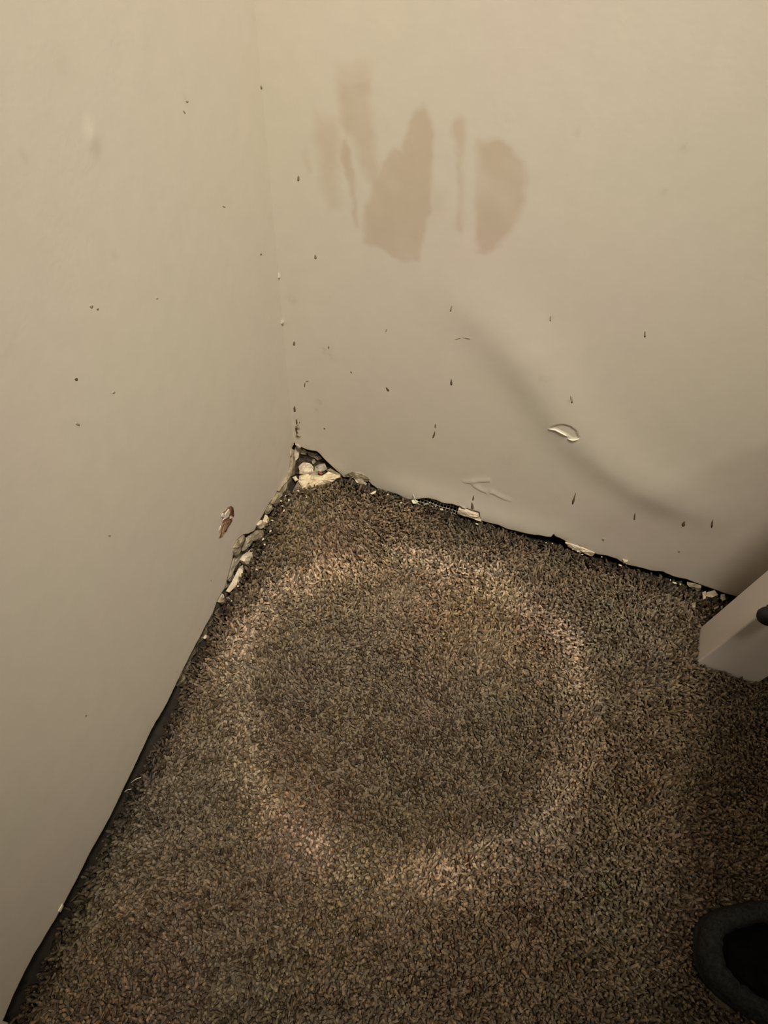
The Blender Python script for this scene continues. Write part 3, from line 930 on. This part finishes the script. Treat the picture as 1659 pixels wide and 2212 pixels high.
for (x, y) in LEGS:
    tbox('leg', (x, y, -.0085), (x + lw_, y + ld_, TH - .03), .0022)
for (x, y) in LEGS:                           # unseen pads that carry the added glass top
    tbox('added_top_pad', (x + .012, y + .008, TH - .03), (x + lw_ - .012, y + ld_ - .008, TH - .027), .001)
M_top, nt, b = new_mat('dimming_glass')  # unseen half-clear top, added so the table casts only a weak shadow
tr_ = nt.nodes.new('ShaderNodeBsdfTransparent'); tr_.inputs[0].default_value = (.52, .52, .51, 1)
gl_ = nt.nodes.new('ShaderNodeBsdfGlossy'); gl_.inputs['Roughness'].default_value = .05
fr_ = nt.nodes.new('ShaderNodeFresnel'); ms_ = nt.nodes.new('ShaderNodeMixShader')
nt.links.new(fr_.outputs[0], ms_.inputs[0]); nt.links.new(tr_.outputs[0], ms_.inputs[1]); nt.links.new(gl_.outputs[0], ms_.inputs[2])
nt.links.new(ms_.outputs[0], nt.nodes['Material Output'].inputs['Surface'])
tbox('added_dimming_top', (lx0 - .004, ly1 - TD - .004, TH - .027), (lx0 + TW + .004, ly1 + .004, TH - .019), .002).data.materials[0] = M_top
# black knob on the front of the leg
kp = onplane(1664, 1322, 1, ly0 - .006)
prof = [(0, .004), (.0035, .004), (.005, .009), (.008, .0118), (.012, .0125), (.016, .0112), (.0185, .008), (.0195, .003)]
vs, fs = [], []
for d, r in prof:
    for k in range(20):
        a = 2 * math.pi * k / 20
        vs.append(np.array([kp[0] + r * math.cos(a), ly0 + .0005 - d, kp[2] + r * math.sin(a)]) - np.array(table_inv))
for i in range(len(prof) - 1):
    for k in range(20):
        fs.append((i * 20 + k, i * 20 + (k + 1) % 20, (i + 1) * 20 + (k + 1) % 20, (i + 1) * 20 + k))
fs.append(tuple(range((len(prof) - 1) * 20, len(prof) * 20)))
tag(link('knob', mesh('knob', vs, fs, True), M_black, table), 'black rounded knob on the leg')

# ------------------------------------------------------------------ slipper at the bottom right
heel, ax = HEEL, AX
slip = empty('slipper', tuple(heel))
slip.rotation_euler = (0, 0, math.atan2(ax[1], ax[0]))
tag(slip, 'black slipper with padded charcoal collar, heel towards the pale ring on the carpet', 'slipper')
SL = .275
SW = .060
NP = 84


def outline(i, inset=0.0):
    """closed sole outline, heel at x=0, toe at x=SL"""
    a = 2 * math.pi * i / NP
    cx_ = .5 - .5 * math.cos(a)
    sgn = 1 if a < math.pi else -1
    w = SW * (abs(math.sin(a)) ** .72) * (1 + .14 * math.sin((cx_ - .25) * math.pi))
    x = inset + cx_ * (SL - 2 * inset)
    return x, sgn * w * (1 - inset / SW)


def loft(rows, name, mat, cap0=False, cap1=False, jit=0.0):
    vs, fs = [], []
    for ins, zf_ in rows:
        for i in range(NP):
            x, y = outline(i, ins)
            vs.append((x + random.gauss(0, jit), y + random.gauss(0, jit), (zf_(x) if callable(zf_) else zf_) + random.gauss(0, jit)))
    for r in range(len(rows) - 1):
        for i in range(NP):
            j = (i + 1) % NP
            fs.append((r * NP + i, r * NP + j, (r + 1) * NP + j, (r + 1) * NP + i))
    if cap0: fs.append(tuple(reversed(range(NP))))
    if cap1: fs.append(tuple(range((len(rows) - 1) * NP, len(rows) * NP)))
    return link(name, mesh(name, vs, fs, True), mat, slip)


wall_h = lambda x: .034 - .010 * min(1, max(0, (x - .02) / .12))
loft([(.002, -.004), (0, .0), (.0, .008), (.003, .010)], 'sole', M_rubber, True, True)
loft([(.0025, .009), (.0005, .016), (.003, lambda x: wall_h(x) - .006), (.007, lambda x: wall_h(x) - .001), (.012, wall_h), (.017, lambda x: wall_h(x) - .002), (.020, lambda x: wall_h(x) - .008), (.018, .011)],
     'collar', M_collar, jit=.0009)
loft([(.016, .0105), (.022, .0115)], 'insole', M_insole, False, True)
vs, fs = [], []
NT, NA = 16, 15
for r in range(NT + 1):
    t = .42 + .575 * r / NT
    a = math.acos(1 - 2 * t)
    w = SW * (math.sin(a) ** .72) * (1 + .14 * math.sin((t - .25) * math.pi)) - .001
    hgt = .058 * (1 - ((t - .42) / .58) ** 2) ** .5 * (.9 - .2 * (t - .42)) + .012
    for k in range(NA):
        b_ = math.pi * k / (NA - 1)
        vs.append((SL * t, w * math.cos(b_), .010 + hgt * math.sin(b_) ** .8))
for r in range(NT):
    for k in range(NA - 1):
        fs.append((r * NA + k, r * NA + k + 1, (r + 1) * NA + k + 1, (r + 1) * NA + k))
vamp = link('vamp', mesh('vamp', vs, fs, True), M_collar, slip)
sm = vamp.modifiers.new('thickness', 'SOLIDIFY'); sm.thickness = .005

# ------------------------------------------------------------------ ceiling spotlight aimed at the corner (above the frame)
lamp = empty('ceiling_spotlight', (LAMP_POS[0], LAMP_POS[1], TOP))
tag(lamp, 'white ceiling spotlight turned towards the damaged corner', 'lamp')
head = Vector(LAMP_POS) - Vector((LAMP_POS[0], LAMP_POS[1], TOP))
aim = (Vector(LAMP_AIM) - Vector(LAMP_POS)).normalized()
frame = aim.to_track_quat('-Z', 'Y').to_matrix()


def lathe(name, prof, mat, rot=None, off=Vector((0, 0, 0)), seg=32, cap=True):
    vs, fs = [], []
    for r, z in prof:
        for k in range(seg):
            a = 2 * math.pi * k / seg
            v = Vector((r * math.cos(a), r * math.sin(a), z))
            vs.append((rot @ v if rot else v) + off)
    for i in range(len(prof) - 1):
        for k in range(seg):
            fs.append((i * seg + k, i * seg + (k + 1) % seg, (i + 1) * seg + (k + 1) % seg, (i + 1) * seg + k))
    if cap:
        fs.append(tuple(range((len(prof) - 1) * seg, len(prof) * seg)))
    return link(name, mesh(name, vs, fs, True), mat, lamp)


lathe('ceiling_rose', [(.06, 0), (.06, -.015), (.02, -.022)], M_white)
vs, fs = tube([(0, 0, -.015), (0, 0, head.z * .45), tuple(head * .9 - aim * .10)], .008, 12)
link('arm', mesh('arm', vs, fs, True), M_white, lamp)
lathe('shade', [(.218, .0), (.22, .0), (.21, .08), (.13, .15), (.02, .17)], M_white, frame, head)
M_glow, nt, b = new_mat('lamp_glass')
b.inputs['Base Color'].default_value = (.8, .75, .65, 1)
b.inputs['Emission Color'].default_value = (*LAMP_COLOR, 1)
b.inputs['Emission Strength'].default_value = 6.0
lathe('bulb', [(.03, .11), (.12, .08), (.14, .05), (.09, .03), (.01, .022)], M_glow, frame, head)
ld = bpy.data.lights.new('lamp_light', 'SPOT')
ld.spot_size = math.radians(LAMP_CONE)
ld.spot_blend = 1.0
ld.shadow_soft_size = .20
ld.energy = LAMP_POWER
ld.color = LAMP_COLOR
lo_ = bpy.data.objects.new('lamp_light', ld)
lo_.location = head + aim * .02
lo_.rotation_euler = frame.to_euler()
col.objects.link(lo_)
lo_.parent = lamp

# ------------------------------------------------------------------ fill lamp added deeper in the room to brighten the shaded sides
lamp = empty('added_fill_lamp', FILL_LAMP_POS)
tag(lamp, 'added round fill light under the ceiling over the middle of the room', 'lamp')
zt = TOP - FILL_LAMP_POS[2]
lathe('fill_lamp_base', [(.12, zt), (.17, zt - .005), (.17, .025), (.16, .02)], M_white, cap=False)
lathe('fill_diffuser', [(.16, .03), (.158, .012), (.13, .003), (.06, -.003), (.01, -.005)], M_glow)
ad = bpy.data.lights.new('fill_light', 'AREA')
ad.shape = 'DISK'
ad.size = .30
ad.energy = FILL_LAMP_POWER
ad.color = LAMP_COLOR
ao = bpy.data.objects.new('fill_light', ad)
ao.location = (0, 0, -.012)
col.objects.link(ao)
ao.parent = lamp
